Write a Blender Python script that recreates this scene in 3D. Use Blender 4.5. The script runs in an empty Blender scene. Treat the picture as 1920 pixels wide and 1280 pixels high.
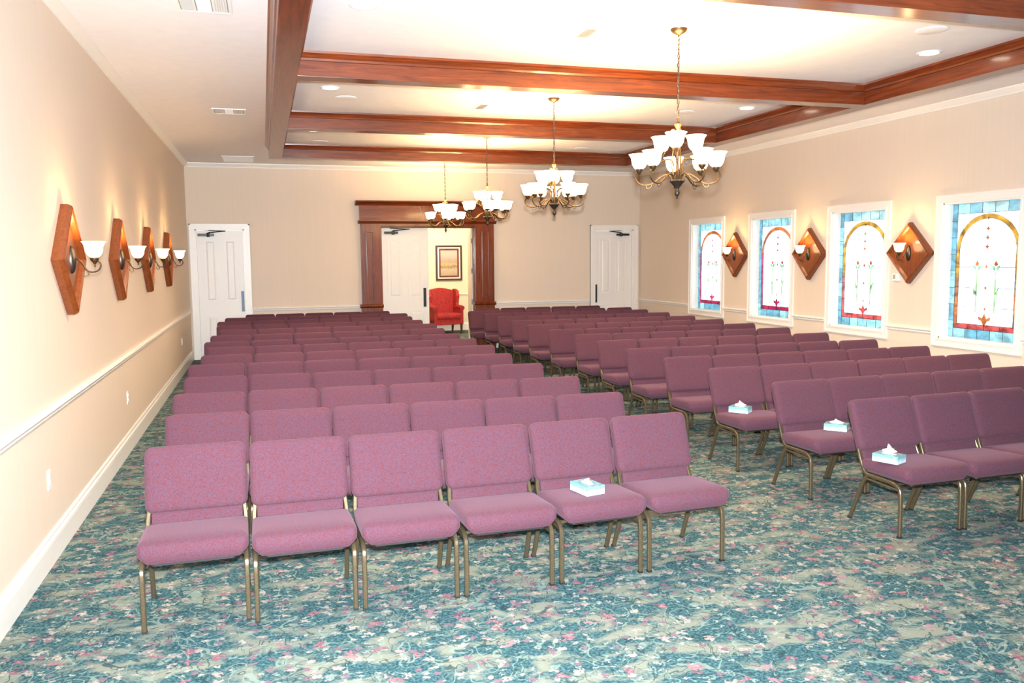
import bpy, bmesh, math, random
from mathutils import Vector, Matrix
PI = math.pi
random.seed(7)
S = bpy.context.scene
COL = S.collection

# ------------------------------------------------------------------ camera
F_PX, YAW, PITCH, ROLL = 1566.03, .2879, .1004, -.0087
CX, CH = 1.2719, 1.79
cy_, sy_, cp_, sp_ = math.cos(YAW), math.sin(YAW), math.cos(PITCH), math.sin(PITCH)
fwd = Vector((sy_*cp_, cy_*cp_, -sp_)); rt = Vector((cy_, -sy_, 0)); up = rt.cross(fwd)
r2 = rt*math.cos(ROLL) + up*math.sin(ROLL); u2 = -rt*math.sin(ROLL) + up*math.cos(ROLL)
cam = bpy.data.objects.new('camera', bpy.data.cameras.new('camera')); COL.objects.link(cam)
M = Matrix.Identity(4)
for i in range(3):
    M[i][0], M[i][1], M[i][2] = r2[i], u2[i], -fwd[i]
M[0][3], M[1][3], M[2][3] = CX, 0, CH
cam.matrix_world = M
cam.data.sensor_width = 36; cam.data.lens = F_PX/1920*36; cam.data.clip_start = .05
S.camera = cam

# ------------------------------------------------------------------ exposure, world, main lights
S.view_settings.view_transform = 'Standard'; S.view_settings.look = 'None'
S.view_settings.gamma = 1; S.view_settings.use_curve_mapping = False
S.view_settings.exposure = 0.9
try:
    S.cycles.use_denoising = True; S.cycles.max_bounces = 8; S.cycles.diffuse_bounces = 5
    S.cycles.glossy_bounces = 3; S.cycles.transmission_bounces = 4; S.cycles.sample_clamp_indirect = 8
    S.cycles.caustics_reflective = False; S.cycles.caustics_refractive = False
except Exception: pass
world = bpy.data.worlds.new('daylight'); S.world = world; world.use_nodes = True
bg = world.node_tree.nodes['Background']; bg.inputs[0].default_value = (.86, .95, 1, 1); bg.inputs[1].default_value = 2.0

FLASH_W, BULB_W, SCONCE_W, DOWN_W, HALL_W = 700, 18.5, 7.5, 55, 95
SHADE_E = 6.5
def add_light(name, kind, loc, energy, color, radius=.03, rot=None, **kw):
    l = bpy.data.lights.new(name, kind); l.energy = energy; l.color = color
    if kind in ('POINT', 'SPOT'): l.shadow_soft_size = radius
    for k, v in kw.items(): setattr(l, k, v)
    o = bpy.data.objects.new(name, l); COL.objects.link(o); o.location = loc
    if rot: o.rotation_euler = rot
    return o
WARM = (1, .64, .285)
# the flash on top of the camera the photograph was taken with
fl = add_light('camera_flash', 'SPOT', (CX, -.01, CH+.15), FLASH_W*4, (.86, .94, 1.0), .045, spot_size=math.radians(105), spot_blend=.9)
fl.matrix_world = Matrix.Translation((CX, -.01, CH+.15)) @ M.to_3x3().to_4x4()
add_light('hall_lamp', 'POINT', (5.2, 18.3, 2.75), HALL_W, (1, .84, .6), .15)

# ------------------------------------------------------------------ materials
def newmat(name):
    m = bpy.data.materials.new(name); m.use_nodes = True
    nt = m.node_tree; b = nt.nodes['Principled BSDF']
    return m, nt, b
def N(nt, t, **kw):
    n = nt.nodes.new(t)
    for k, v in kw.items():
        if k[0] == 'i' and k[1:].isdigit(): n.inputs[int(k[1:])].default_value = v
        elif k.startswith('in_'): n.inputs[k[3:]].default_value = v
        else: setattr(n, k, v)
    return n
def ramp(nt, stops, interp='LINEAR'):
    r = nt.nodes.new('ShaderNodeValToRGB'); e = r.color_ramp; e.interpolation = interp
    while len(e.elements) < len(stops): e.elements.new(.5)
    for k, (p, c) in enumerate(stops):
        e.elements[k].position = p; e.elements[k].color = (*c, 1) if len(c) == 3 else c
    return r
def c3(*a): return (*a, 1)
def plain(name, col, rough=.5, metal=0, noise=.06, scale=30, bump=0, coat=0, spec=None):
    m, nt, b = newmat(name)
    tc = N(nt, 'ShaderNodeTexCoord'); n = N(nt, 'ShaderNodeTexNoise', in_Scale=scale, in_Detail=3)
    nt.links.new(tc.outputs['Object'], n.inputs['Vector'])
    lo = tuple(x*(1-noise) for x in col); hi = tuple(min(1, x*(1+noise)) for x in col)
    r = ramp(nt, [(.3, lo), (.7, hi)]); nt.links.new(n.outputs['Fac'], r.inputs[0]); nt.links.new(r.outputs[0], b.inputs['Base Color'])
    b.inputs['Roughness'].default_value = rough; b.inputs['Metallic'].default_value = metal
    if coat: b.inputs['Coat Weight'].default_value = coat; b.inputs['Coat Roughness'].default_value = .12
    if spec is not None: b.inputs['Specular IOR Level'].default_value = spec
    if bump:
        bp = N(nt, 'ShaderNodeBump', in_Strength=bump, in_Distance=.002); nt.links.new(n.outputs['Fac'], bp.inputs['Height']); nt.links.new(bp.outputs[0], b.inputs['Normal'])
    return m
def wood(name, axis, dark=(.055, .008, .002), light=(.25, .05, .009), rough=.34, scale=1.0):
    m, nt, b = newmat(name)
    tc = N(nt, 'ShaderNodeTexCoord'); mp = N(nt, 'ShaderNodeMapping')
    sc = [16*scale]*3; sc[axis] = 1.0*scale; mp.inputs['Scale'].default_value = sc
    nt.links.new(tc.outputs['Object'], mp.inputs['Vector'])
    n1 = N(nt, 'ShaderNodeTexNoise', in_Scale=1.4, in_Detail=6, in_Roughness=.72, in_Distortion=1.6)
    nt.links.new(mp.outputs[0], n1.inputs['Vector'])
    r = ramp(nt, [(.28, dark), (.5, tuple((a+c)/2 for a, c in zip(dark, light))), (.72, light)])
    nt.links.new(n1.outputs['Fac'], r.inputs[0]); nt.links.new(r.outputs[0], b.inputs['Base Color'])
    b.inputs['Roughness'].default_value = rough
    b.inputs['Coat Weight'].default_value = .42; b.inputs['Coat Roughness'].default_value = .13; b.inputs['Specular IOR Level'].default_value = .35
    bp = N(nt, 'ShaderNodeBump', in_Strength=.12, in_Distance=.003); nt.links.new(n1.outputs['Fac'], bp.inputs['Height']); nt.links.new(bp.outputs[0], b.inputs['Normal'])
    return m
WX, WY, WZ = wood('oak_stain_x', 0), wood('oak_stain_y', 1), wood('oak_stain_z', 2)
WD = wood('oak_plaque', 2, (.10, .018, .004), (.27, .065, .013), .3, 1.5)

def fabric():
    m, nt, b = newmat('plum_fabric')
    tc = N(nt, 'ShaderNodeTexCoord')
    n1 = N(nt, 'ShaderNodeTexNoise', in_Scale=300, in_Detail=2); n2 = N(nt, 'ShaderNodeTexNoise', in_Scale=120, in_Detail=2)
    nt.links.new(tc.outputs['Object'], n1.inputs['Vector']); nt.links.new(tc.outputs['Object'], n2.inputs['Vector'])
    r1 = ramp(nt, [(.35, (.078, .022, .029)), (.65, (.120, .042, .054))]); nt.links.new(n1.outputs['Fac'], r1.inputs[0])
    r2_ = ramp(nt, [(.4, (0, 0, 0)), (.7, (1, 1, 1))]); nt.links.new(n2.outputs['Fac'], r2_.inputs[0])
    mx = N(nt, 'ShaderNodeMix', data_type='RGBA'); nt.links.new(r2_.outputs[0], mx.inputs[0]); nt.links.new(r1.outputs[0], mx.inputs[6]); mx.inputs[7].default_value = c3(.082, .047, .074)
    nt.links.new(mx.outputs[2], b.inputs['Base Color'])
    b.inputs['Roughness'].default_value = .95; b.inputs['Specular IOR Level'].default_value = .1
    b.inputs['Sheen Weight'].default_value = .12; b.inputs['Sheen Roughness'].default_value = .5; b.inputs['Sheen Tint'].default_value = c3(.9, .6, .75)
    bp = N(nt, 'ShaderNodeBump', in_Strength=.25, in_Distance=.001); nt.links.new(n1.outputs['Fac'], bp.inputs['Height']); nt.links.new(bp.outputs[0], b.inputs['Normal'])
    return m
FAB = fabric()

def carpet():
    m, nt, b = newmat('floral_carpet')
    L = nt.links.new
    tc = N(nt, 'ShaderNodeTexCoord')
    def nz(scale, det=3, dist=0., off=0, sx=1, sy=1):
        mp = N(nt, 'ShaderNodeMapping'); mp.inputs['Location'].default_value = (off, off*1.7, 0); mp.inputs['Scale'].default_value = (sx, sy, 1); L(tc.outputs['Object'], mp.inputs['Vector'])
        n = N(nt, 'ShaderNodeTexNoise', in_Scale=scale, in_Detail=det, in_Distortion=dist); L(mp.outputs[0], n.inputs['Vector']); return n
    def mix(fac, a, bb):
        x = N(nt, 'ShaderNodeMix', data_type='RGBA')
        if isinstance(fac, float): x.inputs[0].default_value = fac
        else: L(fac, x.inputs[0])
        for s, v in ((6, a), (7, bb)):
            if isinstance(v, tuple): x.inputs[s].default_value = c3(*v)
            else: L(v, x.inputs[s])
        return x.outputs[2]
    def rmp(src, stops, it='LINEAR'):
        r = ramp(nt, [(p, (v, v, v)) for p, v in stops], it); L(src, r.inputs[0]); return r.outputs[0]
    def mul(a, bb):
        x = N(nt, 'ShaderNodeMath', operation='MULTIPLY'); L(a, x.inputs[0])
        if isinstance(bb, float): x.inputs[1].default_value = bb
        else: L(bb, x.inputs[1])
        return x.outputs[0]
    fine = nz(70, 3)
    g = ramp(nt, [(.36, (.022, .054, .063)), (.5, (.042, .096, .107)), (.66, (.085, .17, .185))]); L(fine.outputs['Fac'], g.inputs[0])
    col = g.outputs[0]
    # soft pale clouds
    col = mix(mul(rmp(nz(4.2, 3, .5, 3, 1, 1.9).outputs['Fac'], [(.48, 0), (.62, 1)]), .80), col, (.235, .235, .18))
    # thin scrolling vines: contour lines of a noise field
    for off, sc, w, cc in ((11, 6.5, .012, (.20, .26, .22)), (29, 10, .011, (.02, .045, .05))):
        n = nz(sc, 1, 1.1, off)
        s = N(nt, 'ShaderNodeMath', operation='SUBTRACT'); L(n.outputs['Fac'], s.inputs[0]); s.inputs[1].default_value = .5
        a = N(nt, 'ShaderNodeMath', operation='ABSOLUTE'); L(s.outputs[0], a.inputs[0])
        col = mix(mul(rmp(a.outputs[0], [(0, 1), (w, 1), (w*1.7, 0)]), .75), col, cc)
    # blossoms and leaves: petals from an angular warp of voronoi cells
    def blooms(scale, off, prob, size, cols, jag=.35, stretch=(1, 1)):
        nonlocal col
        w = nz(scale*4.2, 2, 0, off+5)
        vs = N(nt, 'ShaderNodeVectorMath', operation='SUBTRACT'); L(w.outputs['Color'], vs.inputs[0]); vs.inputs[1].default_value = (.5, .5, .5)
        sc_ = N(nt, 'ShaderNodeVectorMath', operation='SCALE'); L(vs.outputs[0], sc_.inputs[0]); sc_.inputs['Scale'].default_value = jag/scale
        ad = N(nt, 'ShaderNodeVectorMath', operation='ADD'); L(tc.outputs['Object'], ad.inputs[0]); L(sc_.outputs[0], ad.inputs[1])
        mp = N(nt, 'ShaderNodeMapping'); mp.inputs['Location'].default_value = (off, off*.7, 0); mp.inputs['Scale'].default_value = (*stretch, 0); L(ad.outputs[0], mp.inputs['Vector'])
        v = N(nt, 'ShaderNodeTexVoronoi', in_Scale=scale, in_Randomness=.85); v.voronoi_dimensions = '2D'; L(mp.outputs[0], v.inputs['Vector'])
        sep = N(nt, 'ShaderNodeSeparateColor'); L(v.outputs['Color'], sep.inputs[0])
        on = rmp(sep.outputs[0], [(0, 1), (prob, 0)], 'CONSTANT')
        blob = rmp(v.outputs['Distance'], [(size*.8, 1), (size, 0)])
        cr = ramp(nt, cols, 'LINEAR'); L(sep.outputs[1], cr.inputs[0])
        core = rmp(v.outputs['Distance'], [(size*.2, 0), (size*.55, 1)])
        cc = mix(core, cols[-1][1], cr.outputs[0])
        sh = mix(mul(rmp(fine.outputs['Fac'], [(.42, 1), (.55, 0)]), .45), cc, (.14, .12, .13))
        col = mix(mul(on, blob), col, sh)
    blooms(15, 1, .36, .24, [(0, (.20, .26, .24)), (1, (.34, .33, .28))], .9, (1, 1.6))
    blooms(10, 17, .34, .24, [(0, (.27, .21, .20)), (1, (.38, .34, .28))], .85, (1, 1.2))
    blooms(7, 8, .30, .21, [(0, (.21, .075, .10)), (.6, (.25, .085, .115)), (1, (.30, .19, .20))], 1.1, (1, 1.3))
    blooms(13, 41, .22, .24, [(0, (.15, .08, .11)), (1, (.19, .13, .15))], .8)
    L(col, b.inputs['Base Color']); b.inputs['Roughness'].default_value = 1; b.inputs['Specular IOR Level'].default_value = .05
    pile = nz(420, 2); bp = N(nt, 'ShaderNodeBump', in_Strength=.5, in_Distance=.004); L(pile.outputs['Fac'], bp.inputs['Height']); L(bp.outputs[0], b.inputs['Normal'])
    return m
CARPET = carpet()

def wallmat(name, col):
    m, nt, b = newmat(name)
    tc = N(nt, 'ShaderNodeTexCoord'); mp = N(nt, 'ShaderNodeMapping'); mp.inputs['Scale'].default_value = (9, 9, .35)
    nt.links.new(tc.outputs['Object'], mp.inputs['Vector'])
    n = N(nt, 'ShaderNodeTexNoise', in_Scale=3, in_Detail=4); nt.links.new(mp.outputs[0], n.inputs['Vector'])
    r = ramp(nt, [(.3, tuple(x*.985 for x in col)), (.7, tuple(x*1.01 for x in col))]); nt.links.new(n.outputs['Fac'], r.inputs[0]); nt.links.new(r.outputs[0], b.inputs['Base Color'])
    b.inputs['Roughness'].default_value = .7; b.inputs['Specular IOR Level'].default_value = .25
    return m
WALL = wallmat('beige_wall', (.74, .625, .515))
HALLW = wallmat('cream_hall_wall', (.80, .72, .52))
CEIL = plain('white_ceiling', (.84, .82, .845), .85, noise=.02, scale=8)
TRIM = plain('white_trim', (.86, .82, .77), .35, noise=.015)
DOORW = plain('white_door_paint', (.84, .81, .77), .4, noise=.015)
WHITE = plain('white_plastic', (.85, .85, .84), .4, noise=.01)
BRONZE = plain('bronze_frame', (.125, .092, .052), .34, .6, .25, 160, .15)
ANTIQ = plain('antique_brass', (.135, .078, .036), .4, .85, .2, 60)
DARKM = plain('dark_bronze', (.06, .045, .035), .35, .7, .2, 60)
BLACK = plain('black_plastic', (.012, .011, .011), .5)
BLACKM = plain('black_hardware', (.03, .026, .026), .35, .5)
STEEL = plain('brushed_steel_plate', (.16, .19, .26), .5, .3, .05)
TISSUE = plain('white_tissue', (.72, .69, .68), .9)
RED = plain('red_damask', (.34, .013, .012), .7, 0, .35, 26, .1)
GREYV = plain('vent_grey', (.36, .34, .33), .6)
LEG_W = plain('dark_walnut_leg', (.06, .022, .012), .4, 0, .3, 30)

def emis(name, col, e, base=(.9, .85, .75)):
    m, nt, b = newmat(name)
    tc = N(nt, 'ShaderNodeTexCoord'); n = N(nt, 'ShaderNodeTexNoise', in_Scale=18, in_Detail=2); nt.links.new(tc.outputs['Object'], n.inputs['Vector'])
    r = ramp(nt, [(.3, tuple(x*.93 for x in col)), (.7, col)]); nt.links.new(n.outputs['Fac'], r.inputs[0]); nt.links.new(r.outputs[0], b.inputs['Emission Color'])
    b.inputs['Base Color'].default_value = c3(*base); b.inputs['Emission Strength'].default_value = e; b.inputs['Roughness'].default_value = .4
    return m
SHADE = emis('lit_glass_shade', (1, .71, .36), SHADE_E)
LENS = emis('lit_lens', (1, .86, .66), 14)

def glass(name, col):
    """leaded-window glass: daylight glows through it"""
    m = bpy.data.materials.new(name); m.use_nodes = True; nt = m.node_tree; nt.nodes.clear()
    out = N(nt, 'ShaderNodeOutputMaterial'); tr = N(nt, 'ShaderNodeBsdfTranslucent'); gl = N(nt, 'ShaderNodeBsdfGlossy', in_Roughness=.15)
    tc = N(nt, 'ShaderNodeTexCoord'); mp = N(nt, 'ShaderNodeMapping'); mp.inputs['Scale'].default_value = (1, 3, 5); n = N(nt, 'ShaderNodeTexNoise', in_Scale=2.2, in_Detail=3, in_Distortion=.6)
    nt.links.new(tc.outputs['Object'], mp.inputs['Vector']); nt.links.new(mp.outputs[0], n.inputs['Vector'])
    r = ramp(nt, [(.3, tuple(x*.62 for x in col)), (.7, tuple(min(1, x*1.5) for x in col))]); nt.links.new(n.outputs['Fac'], r.inputs[0])
    nt.links.new(r.outputs[0], tr.inputs[0])
    mx = N(nt, 'ShaderNodeMixShader'); mx.inputs[0].default_value = .05
    nt.links.new(tr.outputs[0], mx.inputs[1]); nt.links.new(gl.outputs[0], mx.inputs[2]); nt.links.new(mx.outputs[0], out.inputs[0])
    return m
G_CLEAR = glass('clear_glass', (.75, .78, .78)); G_BLUE = glass('blue_glass', (.085, .20, .25)); G_SKY = glass('pale_blue_glass', (.18, .33, .36))
G_AMBER = glass('amber_glass', (.36, .17, .02)); G_ORANGE = glass('orange_glass', (.36, .10, .03)); G_CORAL = glass('coral_glass', (.36, .055, .05))
G_CRIM = glass('crimson_glass', (.26, .014, .045)); G_MAG = glass('magenta_glass', (.28, .03, .085)); G_GREEN = glass('green_glass', (.18, .36, .20)); G_PGREEN = glass('pale_green_glass', (.24, .38, .17))
LEAD = plain('lead_came', (.035, .03, .03), .5, .3)

# ------------------------------------------------------------------ mesh helpers
def link(name, me, m, parent=None):
    o = bpy.data.objects.new(name, me); COL.objects.link(o)
    if parent is not None: o.parent = parent
    for mm in (m if isinstance(m, (list, tuple)) else [m]): me.materials.append(mm)
    return o
class MB:
    def __init__(s): s.v, s.f, s.mi, s.cur = [], [], [], 0
    def quad(s, vs, fs, mi=None):
        b = len(s.v); s.v += [tuple(v) for v in vs]
        for f in fs: s.f.append([b+i for i in f]); s.mi.append(s.cur if mi is None else mi)
    def box(s, x0, x1, y0, y1, z0, z1):
        s.quad([(x0,y0,z0),(x1,y0,z0),(x1,y1,z0),(x0,y1,z0),(x0,y0,z1),(x1,y0,z1),(x1,y1,z1),(x0,y1,z1)],
               [(0,3,2,1),(4,5,6,7),(0,1,5,4),(1,2,6,5),(2,3,7,6),(3,0,4,7)]); return s
    def loft(s, loops, cap0=True, cap1=True, close=True):
        b = len(s.v); n = len(loops[0])
        for L in loops: s.v += [tuple(p) for p in L]
        for k in range(len(loops)-1):
            for i in range(n if close else n-1):
                j = (i+1) % n
                s.f.append([b+k*n+i, b+k*n+j, b+(k+1)*n+j, b+(k+1)*n+i]); s.mi.append(s.cur)
        if cap0: s.f.append([b+i for i in range(n)][::-1]); s.mi.append(s.cur)
        if cap1: s.f.append([b+(len(loops)-1)*n+i for i in range(n)]); s.mi.append(s.cur)
        return s
    def prism(s, pts, axis, a0, a1):
        """2-D outline pts extruded along axis (0,1,2)"""
        def P(p, a):
            q = list(p); q.insert(axis, a); return q
        return s.loft([[P(p, a0) for p in pts], [P(p, a1) for p in pts]])
    def tube(s, path, r, n=8, square=False, caps=True):
        path = [Vector(p) for p in path]; loops = []
        up0 = None
        for i, p in enumerate(path):
            t = (path[min(i+1, len(path)-1)] - path[max(i-1, 0)]).normalized()
            if up0 is None:
                up0 = Vector((1, 0, 0)) if abs(t.x) < .8 else Vector((0, 0, 1))
            a = (up0 - t*up0.dot(t)).normalized(); up0 = a; b_ = t.cross(a)
            rr = r[i] if isinstance(r, (list, tuple)) else r
            if square:
                k = .62; pts = [(1,k),(k,1),(-k,1),(-1,k),(-1,-k),(-k,-1),(k,-1),(1,-k)]
                loops.append([p + a*x*rr + b_*y*rr for x, y in pts])
            else: loops.append([p + a*math.cos(q)*rr + b_*math.sin(q)*rr for q in [2*PI*j/n for j in range(n)]])
        return s.loft(loops, caps, caps)
    def lathe(s, prof, c=(0,0,0), n=16, caps=True):
        return s.loft([[(c[0]+r*math.cos(2*PI*j/n), c[1]+r*math.sin(2*PI*j/n), c[2]+z) for j in range(n)] for r, z in prof], caps, caps)
    def build(s, name, m, parent=None, smooth=False, bevel=0, xf=None):
        me = bpy.data.meshes.new(name); me.from_pydata([tuple(xf @ Vector(v)) for v in s.v] if xf else s.v, [], s.f)
        for p, k in zip(me.polygons, s.mi): p.material_index = k
        bm = bmesh.new(); bm.from_mesh(me); bmesh.ops.recalc_face_normals(bm, faces=bm.faces)
        if bevel:
            bmesh.ops.bevel(bm, geom=[e for e in bm.edges if len(e.link_faces) == 2 and e.calc_face_angle() > .5], offset=bevel, segments=2, profile=.7, affect='EDGES', clamp_overlap=True)
        bm.to_mesh(me); bm.free()
        if smooth:
            for p in me.polygons: p.use_smooth = True
            if smooth != 'all':
                me.set_sharp_from_angle(angle=math.radians(40))
        return link(name, me, m, parent)
def smooth_path(pts, sub=4):
    P = [Vector(p) for p in pts]; out = []
    for i in range(len(P)-1):
        p0, p1, p2, p3 = P[max(i-1, 0)], P[i], P[i+1], P[min(i+2, len(P)-1)]
        for k in range(sub):
            t = k/sub
            out.append(.5*((2*p1)+(-p0+p2)*t+(2*p0-5*p1+4*p2-p3)*t*t+(-p0+3*p1-3*p2+p3)*t**3))
    return out + [P[-1]]
def rrect(w, h, r, n=5):
    """rounded rectangle outline centred on 0"""
    r = min(r, w/2-.001, h/2-.001); pts = []
    for cxx, cyy, a0 in ((w/2-r, h/2-r, 0), (-w/2+r, h/2-r, PI/2), (-w/2+r, -h/2+r, PI), (w/2-r, -h/2+r, 1.5*PI)):
        for k in range(n+1):
            a = a0 + PI/2*k/n; pts.append((cxx+r*math.cos(a), cyy+r*math.sin(a)))
    return pts
def thing(name, label, cat, loc=(0,0,0), rz=0, group=None):
    o = bpy.data.objects.new(name, None); COL.objects.link(o); o.empty_display_size = .1
    o.location = loc; o.rotation_euler = (0, 0, rz); o['label'] = label; o['category'] = cat
    if group: o['group'] = group
    return o
def tag(o, label, cat, group=None):
    o['label'] = label; o['category'] = cat
    if group: o['group'] = group
    return o
def struct(o): o['kind'] = 'structure'; return o
def sempty(name):
    o = bpy.data.objects.new(name, None); COL.objects.link(o); o['kind'] = 'structure'; return o
def copy_tree(o, parent=None):
    c = o.copy(); COL.objects.link(c)
    if parent is not None: c.parent = parent
    for ch in list(o.children): copy_tree(ch, c)
    return c

# ------------------------------------------------------------------ room shell
W, D, H = 8.776, 15.968, 3.5
FY = -2.4                      # front wall, behind the photographer
struct(MB().box(-.2, W+.4, FY-.2, 21, -.1, 0).build('floor', CARPET))
struct(MB().box(-.2, W+.4, FY-.2, 21, H, H+.1).build('ceiling', CEIL))
struct(MB().box(-.15, 0, FY-.15, D+.2, 0, H).build('wall_left', WALL))
struct(MB().box(0, W, FY-.15, FY, 0, H).build('wall_front', WALL))
WT, WB, WWD, CAS = 2.45, .7265, 1.219, .09
wys = [13.825-1.955*i for i in range(4)]     # far edge of each window casing
wr = MB(); WTH = .22; prev = D+.2
for y1 in wys:
    a, b = y1-WWD+CAS, y1-CAS
    wr.box(W, W+WTH, b, prev, 0, H); wr.box(W, W+WTH, a, b, 0, WB+CAS); wr.box(W, W+WTH, a, b, WT-CAS, H); prev = a
wr.box(W, W+WTH, FY-.15, prev, 0, H)
struct(wr.build('wall_right', WALL))
# back wall with three openings
LDX = (.13, .965); RDX = (7.775, 8.635); DX = (3.42, 5.25); DT = 2.335; DD = 2.385; BT = .2
wb = MB()
for a, b in ((0, LDX[0]), (LDX[1], DX[0]), (DX[1], RDX[0]), (RDX[1], W)): wb.box(a, b, D, D+BT, 0, H)
for (a, b), t in ((LDX, DT), (DX, DD), (RDX, DT)): wb.box(a, b, D, D+BT, t, H)
struct(wb.build('wall_back', WALL))
# hall beyond the double doors
HY = 20.25
struct(MB().box(2.6, 7.4, HY, HY+.12, 0, H).build('wall_hall_back', HALLW))
struct(MB().box(2.5, 2.6, D+BT, HY+.12, 0, H).build('wall_hall_left', HALLW))
struct(MB().box(7.4, 7.5, D+BT, HY+.12, 0, H).build('wall_hall_right', HALLW))

# ---- mouldings
def crown(axis_pts, x0, x1, along):
    pass
CR = [(0, 0), (0, -.075), (.012, -.075), (.016, -.06), (.03, -.045), (.052, -.022), (.064, -.012), (.066, 0)]
RAIL = [(0, 0), (.012, .004), (.018, .018), (.016, .028), (.028, .036), (.034, .048), (.03, .058), (0, .062)]
BASE = [(0, 0), (.018, 0), (.018, .125), (.022, .13), (.02, .15), (.012, .16), (.012, .175), (.006, .187), (0, .187)]
def run(name, prof, side, a0, a1, z):
    m = MB()
    if side == 'left': m.prism([(d, z+h) for d, h in prof], 1, a0, a1)
    if side == 'right': m.prism([(W-d, z+h) for d, h in prof], 1, a0, a1)
    if side == 'back': m.prism([(D-d, z+h) for d, h in prof], 0, a0, a1)
    if side == 'hall': m.prism([(HY-d, z+h) for d, h in prof], 0, a0, a1)
    return struct(m.build(name, TRIM))
run('trim_1', CR, 'left', FY, D, H); run('trim_2', CR, 'right', FY, D, H); run('trim_3', CR, 'back', .066, W-.066, H)
RZ = .849
run('trim_4', RAIL, 'left', FY, D, RZ)
run('trim_5', RAIL, 'back', 1.03, 3.0, RZ); run('trim_6', RAIL, 'back', 5.68, 7.66, RZ)
edges = [D] + [v for y1 in wys for v in (y1, y1-WWD)] + [FY]
for k in range(0, len(edges), 2): run('trim_%d' % (7+k//2), RAIL, 'right', edges[k+1], edges[k], RZ)
run('trim_12', RAIL, 'hall', 2.6, 7.4, RZ)
run('baseboard_left', BASE, 'left', FY, D, 0); run('baseboard_right', BASE, 'right', FY, D, 0)
run('baseboard_back', BASE, 'back', 1.03, 3.0, 0); run('baseboard_back', BASE, 'back', 5.68, 7.66, 0)
run('baseboard_hall', BASE, 'hall', 2.6, 7.4, 0)

# ------------------------------------------------------------------ ceiling beams
ZB = 3.3
BM = [(0, 0), (0, -.075), (.012, -.072), (.018, -.055), (.036, -.03), (.05, -.018), (.052, 0)]
def beam(name_label, kind, a0, a1, c0, c1):
    t = thing('ceiling_beam', name_label, 'beam', (0, 0, 0), 0, 'stained wood ceiling beams')
    b = MB(); bx = (a0, a1, c0, c1) if kind == 'y' else None
    if kind == 'y':   # runs along y: x a0..a1, y c0..c1
        b.box(a0, a1, c0, c1, ZB, H); mo = MB()
        mo.prism([(a0-d, H+h) for d, h in BM], 1, c0, c1); mo.prism([(a1+d, H+h) for d, h in BM], 1, c0, c1)
        b.build('beam_body', WY, t, bevel=.003); mo.build('crown_moulding', WY, t)
        e = MB().box(a0-.001, a1+.001, c0, c1, ZB+.115, ZB+.122)
    else:
        b.box(a0, a1, c0, c1, ZB, H); mo = MB()
        mo.prism([(c0-d, H+h) for d, h in BM], 0, a0, a1); mo.prism([(c1+d, H+h) for d, h in BM], 0, a0, a1)
        b.build('beam_body', WX, t, bevel=.003); mo.build('crown_moulding', WX, t)
    return t
XL0, XL1, XR0, XR1 = 1.418, 1.602, 7.19, 7.372
beam('long stained wood ceiling beam running toward the back wall on the left', 'y', XL0, XL1, FY+.3, 13.31)
beam('long stained wood ceiling beam running toward the back wall on the right', 'y', XR0, XR1, FY+.3, 13.31)
for y, lab in ((4.515, 'stained wood cross beam nearest the camera, cutting the top right corner'), (7.4, 'stained wood cross beam passing behind the nearest chandelier chain'),
               (10.3, 'stained wood cross beam between the second and third chandeliers'), (13.21, 'stained wood cross beam closest to the back wall, above the wood doorway')):
    beam(lab, 'x', XL1, XR0, y-.092, y+.092)

# ------------------------------------------------------------------ side doors
def door_leaf(b, x0, x1, z0, z1, y, th=.045):
    """four-panel leaf, face toward -y at y"""
    b.box(x0, x1, y, y+th, z0, z1)
def panels(parent, x0, x1, y, z1=None):
    m = MB(); wd = (x1-x0); st = .105; mid = .10
    pw = (wd-2*st-mid)/2
    for px in (x0+st, x0+st+pw+mid):
        for za, zb in ((.22, .80), (1.02, 2.17)):
            o = .0
            # recessed frame moulding ring then raised field
            for (ins, yy0, yy1) in ((0, y-.009, y+.004),):
                m.box(px, px+pw, yy0, yy1, za, za+.02); m.box(px, px+pw, yy0, yy1, zb-.02, zb)
                m.box(px, px+.02, yy0, yy1, za+.02, zb-.02); m.box(px+pw-.02, px+pw, yy0, yy1, za+.02, zb-.02)
            m.loft([[(px+.05, y+.001, za+.05), (px+pw-.05, y+.001, za+.05), (px+pw-.05, y+.001, zb-.05), (px+.05, y+.001, zb-.05)],
                    [(px+.075, y-.007, za+.075), (px+pw-.075, y-.007, za+.075), (px+pw-.075, y-.007, zb-.075), (px+.075, y-.007, zb-.075)]])
    return m.build('door_panel', DOORW, parent)
def closer(parent, x0, x1, y, z, flip):
    m = MB(); m.box(x0, x1, y-.055, y, z-.022, z+.022); m.lathe([(.03, -.035), (.034, -.02), (.034, .03), (.02, .04)], ((x0+x1)/2+(.04 if not flip else -.04), y-.03, z), 12)
    o = m.build('door_closer', BLACKM, parent, bevel=.006)
    a = MB(); cx = (x0+x1)/2+(.04 if not flip else -.04); s = -1 if flip else 1
    a.tube([(cx, y-.03, z+.04), (cx+s*.30, y-.14, z+.065)], .009); a.tube([(cx+s*.30, y-.14, z+.065), (cx-s*.06, y+.0, z+.085)], .007)
    a.build('closer_arm', BLACKM, o)
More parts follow.
